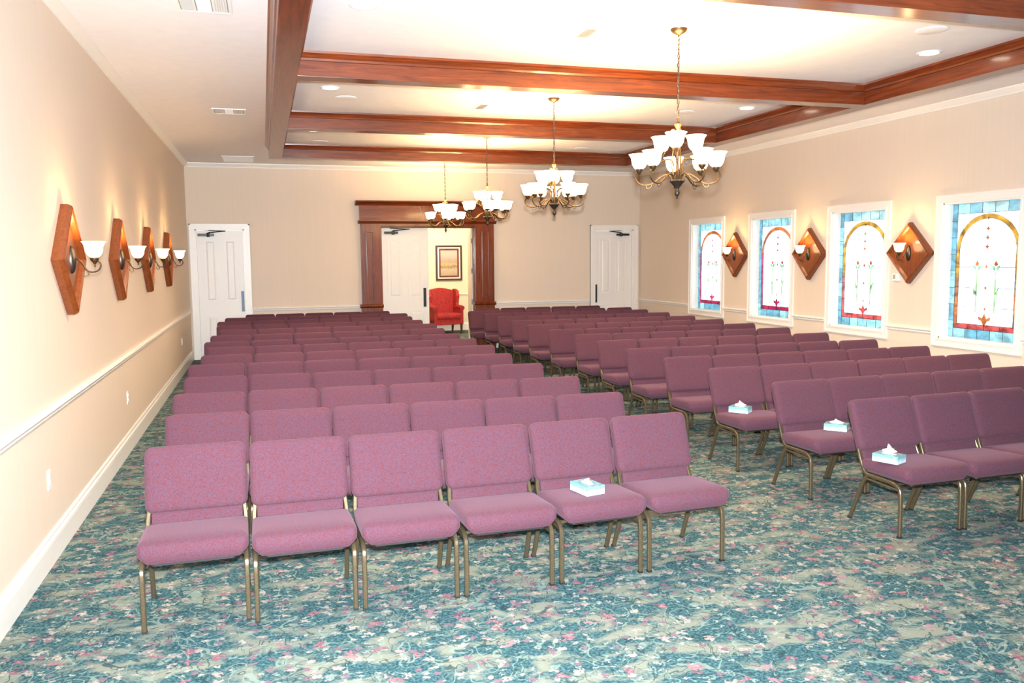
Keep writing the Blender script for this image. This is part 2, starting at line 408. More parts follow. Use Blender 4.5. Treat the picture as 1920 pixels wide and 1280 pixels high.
def casing(parent, x0, x1, zt, w=.095, y=D):
    m = MB(); p = [(0, 0), (0, .02), (.02, .028), (.06, .022), (.085, .012), (w, .012), (w, 0)]
    y0 = y-.022
    m.box(x0-w, x0, y0, y, 0, zt+w); m.box(x1, x1+w, y0, y, 0, zt+w); m.box(x0, x1, y0, y, zt, zt+w)
    m.box(x0-w, x0-w+.02, y0-.01, y, 0, zt+w); m.box(x1+w-.02, x1+w, y0-.01, y, 0, zt+w); m.box(x0-w, x1+w, y0-.01, y, zt+w-.02, zt+w)
    # jamb and stop
    m.box(x0, x0+.02, y, y+BT, 0, zt); m.box(x1-.02, x1, y, y+BT, 0, zt); m.box(x0, x1, y, y+BT, zt-.02, zt)
    return m.build('door_frame', TRIM, parent)
for idx, (X, px, flip, pm) in enumerate(((LDX, (.875, .925), False, STEEL), (RDX, (7.80, 7.845), True, BLACKM))):
    d = sempty('door_%d' % (idx+1))
    x0, x1 = X[0]+.022, X[1]-.022; y = D+.035
    if idx == 0: casing(d, X[0], X[1], DT)
    else: casing(d, X[0], X[1], DT)
    MB().box(x0, x1, y, y+.045, .008, DT-.024).build('door_leaf', DOORW, d)
    panels(d, x0, x1, y)
    MB().box(px[0], px[1], y-.012, y-.001, .85, 1.22).build('pull_plate', pm, d, bevel=.002)
    closer(d, *((.175, .45) if idx == 0 else (8.27, 8.54)), y-.001, 2.235, flip)

# ------------------------------------------------------------------ double door with stained wood surround
ps = thing('door_surround', 'carved stained wood surround with pilasters and cornice around the double doorway', 'door frame', (0, -.0015, 0))
def pilaster(x0, x1):
    m = MB(); f = D-.085
    m.box(x0, x1, f, D, .93, 2.44)
    p = m.build('pilaster', WZ, ps, bevel=.003)
    q = MB(); a, b, za, zb = x0+.10, x1-.13, 1.02, 2.30
    if x0 > 4: a, b = x0+.13, x1-.10
    for bx in ((a, b, za, za+.022), (a, b, zb-.022, zb), (a, a+.022, za+.022, zb-.022), (b-.022, b, za+.022, zb-.022)):
        q.box(bx[0], bx[1], f-.026, f+.004, bx[2], bx[3])
    q.box(a+.022, b-.022, f-.003, f+.004, za+.022, zb-.022)
    q.build('panel_moulding', WZ, p, bevel=.003)
    r = MB(); r.box(x0-.015, x1+.0, f-.02, D, 0, .86)
    r.prism([(f-.02, .86), (f-.05, .895), (f-.05, .91), (f-.01, .93), (D, .93), (D, .86)], 0, x0-.04, x1+.02)
    r.build('pilaster_base', WZ, ps, bevel=.003)
pilaster(3.045, 3.42); pilaster(5.25, 5.625)
hd = MB(); hd.box(3.045, 5.625, D-.075, D, 2.385, 2.47); hd.build('lintel', WX, ps, bevel=.003)
mo = MB(); mo.prism([(D, 2.44), (D-.09, 2.44), (D-.135, 2.485), (D-.135, 2.50), (D, 2.50)], 0, 3.0, 5.67); mo.build('neck_moulding', WX, ps)
fz = MB(); fz.box(3.03, 5.64, D-.11, D, 2.50, 2.78); fz.build('frieze', WX, ps, bevel=.003)
cn = MB(); cn.prism([(D, 2.775), (D-.12, 2.775), (D-.135, 2.80), (D-.18, 2.835), (D-.20, 2.845), (D-.20, 2.865), (D, 2.865)], 0, 2.955, 5.715); cn.build('cornice', WX, ps)
kc = 4.336; ks = MB(); ks.loft([[(kc-.075, D-.118, 2.505), (kc+.075, D-.118, 2.505), (kc+.185, D-.118, 2.775), (kc-.185, D-.118, 2.775)], [(kc-.075, D-.10, 2.505), (kc+.075, D-.10, 2.505), (kc+.185, D-.10, 2.775), (kc-.185, D-.10, 2.775)]])
ks.build('keystone', WZ, ps, bevel=.003)
jb = MB(); jb.box(3.42, 3.445, D+.001, D+BT, 0, DD); jb.box(5.225, 5.25, D+.001, D+BT, 0, DD); jb.box(3.42, 5.25, D+.001, D+BT, DD-.02, DD)
# left leaf closed, right leaf swung into the hall
d3 = sempty('door_3'); jb.build('door_frame', WZ, d3, bevel=.002)
y = D+.06
MB().box(3.447, 4.345, y, y+.045, .008, DD-.022).build('door_leaf', DOORW, d3); panels(d3, 3.447, 4.345, y)
MB().box(4.235, 4.29, y-.012, y-.001, .85, 1.215).build('pull_plate', BLACKM, d3, bevel=.002)
closer(d3, 3.50, 3.76, y-.001, 2.275, False)
d4 = sempty('door_4'); d4.location = (5.235, D+.1, 0); d4.rotation_euler = (0, 0, math.radians(-98.5))
MB().box(-.89, 0, -.022, .022, .008, DD-.022).build('door_leaf', DOORW, d4)
for z in (.30, .92, 1.53, 2.12):
    MB().box(-.006, .012, -.03, .03, z-.05, z+.05).build('hinge', STEEL, d4, bevel=.002)
MB().box(-.25, -.02, .023, .08, 2.16, 2.22).build('door_closer', BLACKM, d4, bevel=.006)

# hall furnishings
pic = thing('framed_painting', 'framed misty landscape painting on the hall wall beyond the doorway', 'painting', (5.66, HY, 1.665))
def picmat():
    m, nt, b = newmat('misty_painting'); L = nt.links.new
    tc = N(nt, 'ShaderNodeTexCoord'); sp = N(nt, 'ShaderNodeSeparateXYZ'); L(tc.outputs['Generated'], sp.inputs[0])
    n = N(nt, 'ShaderNodeTexNoise', in_Scale=7, in_Detail=5); L(tc.outputs['Generated'], n.inputs['Vector'])
    ad = N(nt, 'ShaderNodeMath', operation='MULTIPLY_ADD'); L(n.outputs['Fac'], ad.inputs[0]); ad.inputs[1].default_value = .35; L(sp.outputs['Z'], ad.inputs[2])
    r = ramp(nt, [(.2, (.42, .32, .22)), (.42, (.50, .40, .26)), (.54, (.24, .17, .12)), (.62, (.66, .42, .14)), (.72, (.42, .30, .24)), (1, (.66, .45, .38))]); L(ad.outputs[0], r.inputs[0])
    L(r.outputs[0], b.inputs['Base Color']); b.inputs['Roughness'].default_value = .4; return m
def ring(m, w, h, t, y0, y1):
    m.box(-w/2, w/2, y0, y1, h/2-t, h/2); m.box(-w/2, w/2, y0, y1, -h/2, -h/2+t); m.box(-w/2, -w/2+t, y0, y1, -h/2+t, h/2-t); m.box(w/2-t, w/2, y0, y1, -h/2+t, h/2-t); return m
PW, PH = .66, .86
ring(MB(), PW, PH, .045, -.04, -.001).build('outer_frame', LEG_W, pic, bevel=.004)
ring(MB(), PW-.09, PH-.09, .035, -.03, -.001).build('liner', TISSUE, pic)
ring(MB(), PW-.16, PH-.16, .04, -.034, -.001).build('inner_frame', WZ, pic, bevel=.003)
MB().box(-PW/2+.12, PW/2-.12, -.02, -.002, -PH/2+.12, PH/2-.12).build('canvas', picmat(), pic)

wc = thing('wing_chair', 'red upholstered wing armchair on dark wood legs in the hall doorway', 'armchair', (5.40, 19.5, 0), math.radians(6))
m = MB()   # back: arched, leaning
out = [(-.32, .35), (.32, .35), (.33, 1.0), (.27, 1.025), (.14, 1.055), (0, 1.07), (-.14, 1.055), (-.27, 1.025), (-.33, 1.0)]
m.loft([[(x*.96, .27+(z-.35)*.14, z-.01) for x, z in out], [(x, .29+(z-.35)*.14, z) for x, z in out], [(x, .37+(z-.35)*.14, z) for x, z in out], [(x*.96, .39+(z-.35)*.14, z-.01) for x, z in out]])
m.build('backrest', RED, wc, smooth=True)
for s in (-1, 1):
    m = MB(); o = [(.44, .58), (.44, 1.035), (.34, 1.045), (.14, 1.0), (.07, .88), (.10, .72), (.05, .60)]
    m.loft([[(s*(.29+.06*(b-.58)), a, b) for a, b in o], [(s*(.33+.07*(b-.58)), a-.01, b) for a, b in o], [(s*(.365+.06*(b-.58)), a, b) for a, b in o]]); m.build('wing', RED, wc, smooth=True, bevel=.012)
    m = MB(); m.box(*(sorted((s*.285, s*.36))), -.27, .38, .24, .60); a_ = m.build('armrest', RED, wc, bevel=.015)
    m = MB(); m.tube([(s*.325, -.30, .61), (s*.33, -.1, .62), (s*.335, .2, .61)], .055, 14); m.build('arm_roll', RED, a_, smooth=True)
m = MB(); m.loft([[(x, y_+.02, z) for x, y_ in rrect(w, d_, .04)] for w, d_, z in ((.58, .60, .36), (.60, .62, .375), (.60, .62, .46), (.56, .58, .485))]); m.build('seat_cushion', RED, wc, smooth=True)
m = MB(); m.box(-.36, .36, -.26, .40, .22, .36); m.build('seat_frame', RED, wc, bevel=.015)
for lx, ly, k in ((-.32, -.22, 1), (.32, -.22, 1), (-.30, .37, -1), (.30, .37, -1)):
    MB().tube([(lx, ly, .23), (lx, ly, .14), (lx, ly+.03*(1 if k < 0 else 0), 0)], [.028, .024, .018], square=True).build('leg', LEG_W, wc)

# ------------------------------------------------------------------ windows
GX = W+.125
def star(cx_, cz, rx, rz, k=.32):
    return [(cx_+rx, cz), (cx_+rx*k, cz+rz*k), (cx_, cz+rz), (cx_-rx*k, cz+rz*k), (cx_-rx, cz), (cx_-rx*k, cz-rz*k), (cx_, cz-rz), (cx_+rx*k, cz-rz*k)]
for i, y1 in enumerate(wys):
    w = sempty('window_%d' % (i+1)); y0 = y1-WWD; a, b = y0+CAS, y1-CAS; za, zb = WB+CAS, WT-CAS
    m = MB()
    for k, t in ((0, .02), (.02, .012), (CAS-.018, .02)):
        k2 = {0: .02, .02: CAS-.018, CAS-.018: CAS}[k]
        X0, X1 = W-t-.004, W+.001
        m.box(X0, X1, y0+k, y0+k2, WB+k, WT-k); m.box(X0, X1, y1-k2, y1-k, WB+k, WT-k)
        m.box(X0, X1, y0+k2, y1-k2, WT-k2, WT-k); m.box(X0, X1, y0+k2, y1-k2, WB+k, WB+k2)
    m.build('window_frame', TRIM, w)
    m = MB(); m.box(W, GX+.05, a, a+.015, za, zb); m.box(W, GX+.05, b-.015, b, za, zb); m.box(W, GX+.05, a, b, zb-.015, zb); m.build('window_reveal', TRIM, w)
    m = MB(); m.box(W-.0, GX+.05, a, b, za, za+.018); m.build('window_sill', TRIM, w)
    # glass: coordinates u (−right .. +left seen from the room → y), z
    gy0, gy1, gz0, gz1 = a+.015, b-.015, za+.018, zb-.015; gw, gh = gy1-gy0, gz1-gz0; gc = (gy0+gy1)/2
    far = i < 2
    arch = [G_ORANGE, G_ORANGE, G_AMBER, G_AMBER][i]; side = [G_MAG, G_MAG, G_CORAL, G_ORANGE][i]; low = [G_CRIM, G_CRIM, G_CORAL, G_CORAL][i]
    orn = [G_CRIM, G_CRIM, G_CORAL, G_ORANGE][i]; bud = [G_CORAL, G_CORAL, G_ORANGE, G_ORANGE][i]
    mats = [G_CLEAR, G_BLUE, G_SKY, arch, side, low, orn, bud, G_GREEN, G_PGREEN]
    g = MB(); lead = MB()
    def piece(pts, mi, lift=0, th=.004):
        g.cur = mi; g.quad([(GX-lift, p[0], p[1]) for p in pts], [tuple(range(len(pts)))])
    def rect(ya, yb, z0_, z1_, mi, lift=0): piece([(ya, z0_), (yb, z0_), (yb, z1_), (ya, z1_)], mi, lift)
    def ln(pa, pb, wd=.0026): lead.tube([(GX-.008, *pa), (GX-.008, *pb)], wd, 5)
    bs, bt = .08, .11
    rect(gy0+bs, gy1-bs, gz0+bt*.95, gz1-bt, 0)
    rng = random.Random(i)
    nz_ = 8
    for k in range(nz_):
        z0_ = gz0+gh*k/nz_; z1_ = gz0+gh*(k+1)/nz_
        for ya, yb in ((gy0, gy0+bs), (gy1-bs, gy1)):
            rect(ya, yb, z0_, z1_, rng.choice((1, 1, 2))); ln((ya, z1_), (yb, z1_))
    for k in range(5):
        ya = gy0+bs+(gw-2*bs)*k/5; yb = gy0+bs+(gw-2*bs)*(k+1)/5
        rect(ya, yb, gz1-bt, gz1, rng.choice((1, 2, 2))); rect(ya, yb, gz0, gz0+bt*.95, rng.choice((1, 2)))
        ln((yb, gz1-bt), (yb, gz1)); ln((yb, gz0), (yb, gz0+bt*.95))
    # arch band
    ro = gw/2-bs; tb = .05; zs = gz1-bt-.015-ro*.93; zl = gz0+bt*.95
    NA = 20
    def arc(r, rz_): return [(gc+r*math.cos(PI*k/NA), zs+rz_*math.sin(PI*k/NA)) for k in range(NA+1)]
    o_, n_ = arc(ro, ro*.93), arc(ro-tb, ro*.93-tb)
    for k in range(NA): piece([o_[k], o_[k+1], n_[k+1], n_[k]], 3, .004)
    zm = zl+(zs-zl)*.62
    for s in (-1, 1):
        ya, yb = sorted((gc+s*(ro-tb), gc+s*ro))
        rect(ya, yb, zm, zs, 3 if i >= 2 else 4, .004); rect(ya, yb, zl+tb*1.15, zm, 4, .004)
    rect(gc-ro, gc+ro, zl, zl+tb*1.15, 5, .004)
    for pts in (o_, n_):
        lead.tube([(GX-.008, *p) for p in pts], .0018, 5)
    for s in (-1, 1):
        ln((gc+s*ro, zl), (gc+s*ro, zs)); ln((gc+s*(ro-tb), zl+tb), (gc+s*(ro-tb), zs))
    ln((gc-ro, zl), (gc+ro, zl)); ln((gc-ro+tb, zl+tb*1.15), (gc+ro-tb, zl+tb*1.15)); ln((gy0+bs, gz1-bt), (gy1-bs, gz1-bt)); ln((gy0+bs, gz0), (gy0+bs, gz1), .0015); ln((gy1-bs, gz0), (gy1-bs, gz1), .0015)
    T = lambda f: gz1-gh*f
    for f in (.47, .62, .765):
        ln((gy0+bs, T(f)), (gc-.17, T(f)), .0028); ln((gc+.17, T(f)), (gy1-bs, T(f)), .0028)
    for k, yb in enumerate((gc-ro*.5, gc, gc+ro*.5)): ln((yb, zl), (yb, zl+tb), .003)
    for f, sx, sz in ((.115, .02, .026), (.19, .026, .035), (.255, .026, .038), (.32, .032, .034)):
        piece(star(gc, T(f), sx, sz), 7 if i >= 2 else 6, .006)
    for f in (.465, .62): piece(star(gc, T(f), .02, .022, .5), 6, .006)
    piece(star(gc, T(.775), .014, .022, .5), 6, .006)
    for s in (-1, 1):
        cx_ = gc+s*.125; zt = T(.455)
        piece([(cx_, zt+.055), (cx_+.028, zt+.012), (cx_+.012, zt-.008), (cx_-.012, zt-.008), (cx_-.028, zt+.012)], 7, .006)
        for q in (-1, 1): piece([(cx_, zt-.07), (cx_+q*.012, zt-.012), (cx_+q*.058, zt+.0), (cx_+q*.04, zt-.045)], 8, .006)
        rect(cx_-.011, cx_+.011, T(.80), zt-.07, 9, .006)
        piece([(cx_, T(.66)), (cx_+s*.05, T(.60)), (cx_+s*.03, T(.68))], 9, .0065)
    zc_ = T(.85)
    piece([(gc, zc_+.07), (gc+.03, zc_+.01), (gc+.085, zc_+.03), (gc+.075, zc_-.01), (gc+.04, zc_-.02), (gc, zc_-.085), (gc-.04, zc_-.02), (gc-.075, zc_-.01), (gc-.085, zc_+.03), (gc-.03, zc_+.01)], 6, .006)
    g.build('stained_glass', mats, w)
    lead.build('lead_lines', LEAD, w)

# ------------------------------------------------------------------ wall sconces on diamond plaques
def glass_shade(parent, c, k=1.0):
    m = MB(); pr = [(.024, 0), (.040, .012), (.052, .035), (.056, .06), (.060, .080), (.072, .100), (.077, .103)]
    inner = [(r-.004, z+.002) for r, z in pr[::-1]]
    m.lathe([(r*k, z*k) for r, z in pr+inner], c, 20)
    return m.build('glass_shade', SHADE, parent, smooth='all')
def make_sconce():
    t = thing('wall_sconce', 'x', 'wall lamp')
    m = MB(); hd_ = .368
    prof = [(1.0, 0), (1.0, .045), (.965, .07), (.93, .076), (.86, .066), (.80, .044), (.79, .044)]
    def dl(f, d): return [(d, hd_*f, 0), (d, 0, hd_*f), (d, -hd_*f, 0), (d, 0, -hd_*f)]
    m.loft([dl(f, d) for f, d in prof]); b = m.build('diamond_plaque', WD, t)
    b.data.materials[0] = WD
    # oval brass back plate on the plaque
    m = MB(); m.loft([[(d, .037*f*math.cos(a), .0+.093*f*math.sin(a)) for a in [2*PI*k/20 for k in range(20)]] for f, d in ((1, .044), (1, .052), (.86, .062), (.5, .072), (.1, .076))]); m.build('back_plate', DARKM, t, smooth=True)
    m = MB(); m.tube(smooth_path([(.07, 0, .0), (.09, 0, .0), (.115, 0, -.03), (.135, 0, -.07), (.165, 0, -.085), (.205, 0, -.075), (.225, 0, -.04), (.21, 0, -.012), (.187, 0, -.022)]), .0055, 8)
    m.tube(smooth_path([(.14, 0, -.075), (.145, 0, -.10), (.125, 0, -.112), (.112, 0, -.095), (.12, 0, -.083)]), .004, 6)
    m.build('scroll_arm', ANTIQ, t, smooth=True)
    m = MB(); m.lathe([(.008, -.045), (.014, -.035), (.026, -.02), (.028, -.005), (.024, 0)], (.187, 0, .015), 14); m.tube([(.187, 0, -.03), (.19, 0, -.05)], .005)
    m.build('shade_cup', ANTIQ, t, smooth=True)
    glass_shade(t, (.187, 0, .015))
    return t
s0 = make_sconce()
lw = ['nearest the camera on the left wall', 'second from the camera on the left wall', 'third from the camera on the left wall', 'farthest along the left wall by the door']
rwl = ['right wall, between the two largest windows', 'right wall, between second and third windows from the right', 'right wall, between the two farthest windows']
for k, y in enumerate((6.215, 8.27, 10.27, 12.3)):
    t = s0 if k == 0 else copy_tree(s0)
    t.location = (0.0, y, 1.80); t.rotation_euler = (0, 0, 0); t['label'] = 'lit wall sconce on a wood diamond plaque, ' + lw[k]; t['group'] = 'wall sconces on diamond plaques'
    add_light('sconce_bulb', 'POINT', (.187, y, 1.80+.085), SCONCE_W, WARM, .05)
for k, y in enumerate((8.335, 10.275, 12.23)):
    t = copy_tree(s0); t.location = (W, y, 1.80); t.rotation_euler = (0, 0, PI)
    t['label'] = 'lit sconce on wood diamond plaque, ' + rwl[k]; t['group'] = 'wall sconces on diamond plaques'
    add_light('sconce_bulb', 'POINT', (W-.187, y, 1.80+.085), SCONCE_W, WARM, .05)

# ------------------------------------------------------------------ chandeliers
def make_arm(lower):
    a = bpy.data.objects.new('scroll_arm', None)
    if lower:
        path = [(.035, 2.36), (.05, 2.40), (.085, 2.415), (.13, 2.395), (.18, 2.355), (.23, 2.338), (.285, 2.348), (.318, 2.385), (.315, 2.425), (.292, 2.44)]
        tail = [(.19, 2.352), (.20, 2.325), (.22, 2.313), (.237, 2.322), (.232, 2.337)]; c = (.29, 2.462)
    else:
        path = [(.025, 2.37), (.045, 2.43), (.035, 2.48), (.055, 2.525), (.10, 2.535), (.145, 2.53), (.17, 2.55), (.165, 2.575), (.15, 2.58)]
        tail = [(.05, 2.52), (.075, 2.49), (.10, 2.50), (.095, 2.52)]; c = (.15, 2.60)
    m = MB(); m.tube(smooth_path([(r, 0, z) for r, z in path]), .0065, 7); m.tube(smooth_path([(r, 0, z) for r, z in tail]), .003, 6)
    o = m.build('scroll_arm', ANTIQ, None, smooth=True)
    m = MB(); m.lathe([(.006, -.04), (.013, -.03), (.027, -.012), (.029, 0), (.022, .004)], (c[0], 0, c[1]), 14); m.build('shade_cup', ANTIQ, o, smooth=True)
    glass_shade(o, (c[0], 0, c[1]), 1.08)
    return o, c
lowarm, cl = make_arm(True); uparm, cu = make_arm(False)
def chandelier_body():
    t = thing('chandelier', 'x', 'chandelier')
    m = MB(); m.lathe([(.066, H), (.064, H-.012), (.045, H-.03), (.018, H-.042), (.008, H-.05)], n=20); m.build('ceiling_canopy', ANTIQ, t, smooth=True)
    m = MB(); z = H-.045; k = 0
    while z > 2.83:
        pts = []
        for j in range(13):
            a = 2*PI*j/12; u = .009*math.cos(a); v = .021*math.sin(a)
            pts.append((u if k % 2 == 0 else 0, 0 if k % 2 == 0 else u, z-.02+v))
        m.tube(pts, .0027, 5, caps=False); z -= .034; k += 1
    m.tube([(0.004*math.sin(q*1.3), .004*math.cos(q*1.3), H-.05-(H-2.87)*q/24) for q in range(25)], .003, 5)
    m.build('chain', plain('chain_bronze', (.035, .022, .014), .55, .3), t, smooth=True)
    m = MB(); m.lathe([(.004, 2.84), (.01, 2.825), (.012, 2.80), (.027, 2.795), (.024, 2.78), (.014, 2.755), (.012, 2.73), (.01, 2.70), (.009, 2.50), (.014, 2.44), (.012, 2.40), (.02, 2.37)], n=14); m.build('column', ANTIQ, t, smooth=True)
    for q in range(3):
        a = 2*PI*q/3+.5; ca, sa = math.cos(a), math.sin(a)
        pts = [(.012, 2.73), (.03, 2.755), (.05, 2.745), (.052, 2.71), (.035, 2.68), (.03, 2.62), (.04, 2.55), (.045, 2.48), (.03, 2.41), (.02, 2.37)]
        MB().tube(smooth_path([(r*ca, r*sa, z_) for r, z_ in pts]), .0045, 6).build('column_scroll', ANTIQ, t, smooth=True)
    m = MB(); m.lathe([(.02, 2.37), (.058, 2.372), (.062, 2.362), (.045, 2.345), (.025, 2.32), (.014, 2.305), (.013, 2.295), (.02, 2.28), (.022, 2.268), (.012, 2.25), (.006, 2.245), (.009, 2.238), (.002, 2.228)], n=18); m.build('bowl_finial', DARKM, t, smooth=True)
    return t
VIEW = [math.radians(-27.7), math.radians(-19.5), math.radians(-15), math.radians(-12)]
body = chandelier_body()
specs = [(5.9, [0, 52, 96, 180, 232, 308], [265, 25, 145], 'wood and bell-glass'), (8.75, [0, 60, 120, 180, 240, 300], [205, 335, 90], ''),
         (11.6, [30, 90, 150, 210, 270, 330], [215, 330, 95], ''), (14.45, [30, 90, 150, 210, 270, 330], [200, 320, 80], '')]
clab = ['largest and nearest hanging bronze chandelier, lit bell glass shades', 'second nearest hanging bronze chandelier, over the middle of the rows', 'third hanging bronze chandelier, right of the doorway cornice centre', 'smallest and farthest hanging bronze chandelier, in front of the doorway keystone']
first = True
for k, (y, lo, hi, _) in enumerate(specs):
    t = body if k == 0 else copy_tree(body)
    t.location = (4.36, y, 0)
    t['label'] = clab[k]; t['group'] = 'chandeliers down the middle of the ceiling'
    for proto, c, angs in ((lowarm, cl, lo), (uparm, cu, hi)):
        for a in angs:
            ar = math.radians(a)+VIEW[k]
            o = copy_tree(proto, t); o.rotation_euler = (0, 0, ar)
            add_light('chandelier_bulb', 'POINT', (4.36+c[0]*math.cos(ar), y+c[0]*math.sin(ar), c[1]+.075), BULB_W, WARM, .03)
for p in (lowarm, uparm):
    for ch in list(p.children): bpy.data.objects.remove(ch)
    bpy.data.objects.remove(p)

# ------------------------------------------------------------------ recessed downlights, speakers, vents
def make_down():
    t = thing('recessed_downlight', 'x', 'ceiling light')
    MB().lathe([(.10, -.001), (.10, -.006), (.088, -.010), (.078, -.008), (.074, -.001)], n=24).build('trim_ring', WHITE, t, smooth=True)
    MB().lathe([(.074, -.002), (.074, -.005), (.05, -.0085), (.001, -.009)], n=24).build('lens', LENS, t, smooth=True)
    return t
dn = make_down()
DL = [(1.99, 5.9, 'in the left of the nearest visible ceiling bay'), (1.985, 8.76, 'left in the second ceiling bay'), (1.985, 11.65, 'left in the farthest ceiling bay, closest to the back wall'),
      (6.80, 6.03, 'right in the nearest visible ceiling bay, near the right beam'), (6.75, 8.77, 'right in the second ceiling bay'), (6.73, 11.62, 'right in the farthest ceiling bay, above the biggest chandelier shades')]
for k, (x, y, lab) in enumerate(DL):
    t = dn if k == 0 else copy_tree(dn)
    t.location = (x, y, H); t['label'] = 'glowing round recessed downlight ' + lab; t['group'] = 'recessed downlights'
    add_light('downlight_beam', 'SPOT', (x, y, H-.02), DOWN_W*4, (1, .80, .55), .06, spot_size=math.radians(130), spot_blend=1)
spm = MB().lathe([(.115, -.001), (.115, -.006), (.10, -.010), (.001, -.008)], n=28)
sp0 = spm.build('ceiling_speaker', CEIL, None, smooth=True)
for k, (x, y, lab) in enumerate(((6.265, 5.43, 'nearest, beside the top right downlight'), (2.19, 9.25, 'left in the second bay'), (2.14, 12.7, 'left in the farthest bay'), (6.18, 9.2, 'right in the second bay, behind the chandelier chain'), (6.19, 12.6, 'right in the farthest bay'))):
    o = sp0 if k == 0 else sp0.copy()
    if k: COL.objects.link(o)
    o.location = (x, y, H); tag(o, 'flush white round ceiling speaker, ' + lab, 'speaker', 'ceiling speakers')
def vent(x0, x1, y0, y1, label, grille=False, single=False):
    t = thing('ceiling_vent', label, 'vent', ((x0+x1)/2, (y0+y1)/2, H), 0, 'ceiling air vents'); w, d = x1-x0, y1-y0
    m = MB(); f = .025
    m.box(-w/2, w/2, -d/2, -d/2+f, -.008, 0); m.box(-w/2, w/2, d/2-f, d/2, -.008, 0); m.box(-w/2, -w/2+f, -d/2+f, d/2-f, -.008, 0); m.box(w/2-f, w/2, -d/2+f, d/2-f, -.008, 0)
    if not grille:
        for q in (-1, 1): m.box(q*w/6-.006, q*w/6+.006, -d/2+f, d/2-f, -.008, 0)
    m.build('frame', WHITE, t, bevel=.002)
    MB().box(-w/2+f, w/2-f, -d/2+f, d/2-f, -.002, -.0005).build('backing', GREYV, t)
    s = MB()
    if grille:
        n = 22
        for q in range(n):
            yy = -d/2+f+(d-2*f)*(q+.5)/n; s.quad([(-w/2+f, yy-.008, -.002), (w/2-f, yy-.008, -.002), (w/2-f, yy+.006, -.009), (-w/2+f, yy+.006, -.009)], [(0, 1, 2, 3)])
    else:
        for sec in range(3):
            xa, xb = -w/2+f+sec*(w-2*f)/3+.006, -w/2+f+(sec+1)*(w-2*f)/3-.006
            if sec == 1:
                for q in range(12):
                    yy = -d/2+f+(d-2*f)*(q+.5)/12; s.quad([(xa, yy-.012, -.002), (xb, yy-.012, -.002), (xb, yy+.01, -.010), (xa, yy+.01, -.010)], [(0, 1, 2, 3)])
            else:
                for q in range(6):
                    xx = xa+(xb-xa)*(q+.5)/6; sg = -1 if sec == 0 else 1
                    s.quad([(xx-sg*.008, -d/2+f, -.002), (xx+sg*.007, -d/2+f, -.010), (xx+sg*.007, d/2-f, -.010), (xx-sg*.008, d/2-f, -.002)], [(0, 1, 2, 3)])
    s.build('slats', WHITE, t)
vent(.775, 1.135, 5.97, 6.345, 'white three-section ceiling air vent at the top left corner of the view')
vent(.775, 1.15, 10.23, 10.58, 'white three-section ceiling air vent halfway along the left ceiling strip')
vent(.67, 1.20, 14.8, 15.67, 'grey return air grille in the ceiling above the left white door', True)
vent(3.65, 4.03, 6.03, 6.34, 'pale ceiling air vent left of the nearest chandelier canopy')
vent(3.65, 4.03, 9.23, 9.61, 'pale ceiling air vent between the first and second cross beams in view')

# ------------------------------------------------------------------ outlets, thermostat, corner sensor
def outlet(y, z, lab):
    t = thing('wall_outlet', lab, 'outlet', (0, y, z), 0, 'outlets on the left wall')
    MB().box(0, .006, -.036, .036, -.058, .058).build('cover_plate', WHITE, t, bevel=.002)
    for q in (-1, 1): MB().lathe([(.015, 0), (.015, .004), (.013, .005)], n=14).build('socket', WHITE, t, xf=Matrix.Translation((.005, 0, q*.022)) @ Matrix.Rotation(PI/2, 4, 'Y'))
outlet(5.46, .493, 'white duplex outlet on the left wall, nearest the camera')
outlet(8.51, .505, 'white duplex outlet on the left wall under the second sconce')
outlet(14.08, .512, 'white duplex outlet on the left wall near the far door')
t = thing('thermostat', 'small white thermostat with grey screen below the right wall sconce', 'thermostat', (W, 8.558, 1.505))
MB().box(-.028, 0, -.06, .06, -.045, .045).build('housing', WHITE, t, bevel=.005); MB().box(-.030, -.028, .005, .045, -.022, .03).build('screen', GREYV, t)
t = thing('corner_sensor', 'tiny white sensor with dark eye at the far right ceiling corner', 'sensor', (8.64, D-.075, 3.45))
MB().box(-.04, .04, -.03, .0, -.05, .04).build('housing', WHITE, t, bevel=.006); MB().lathe([(.012, 0), (.008, .008)], n=10).build('lens', BLACK, t, xf=Matrix.Translation((0, -.03, -.01)) @ Matrix.Rotation(PI/2, 4, 'X'))

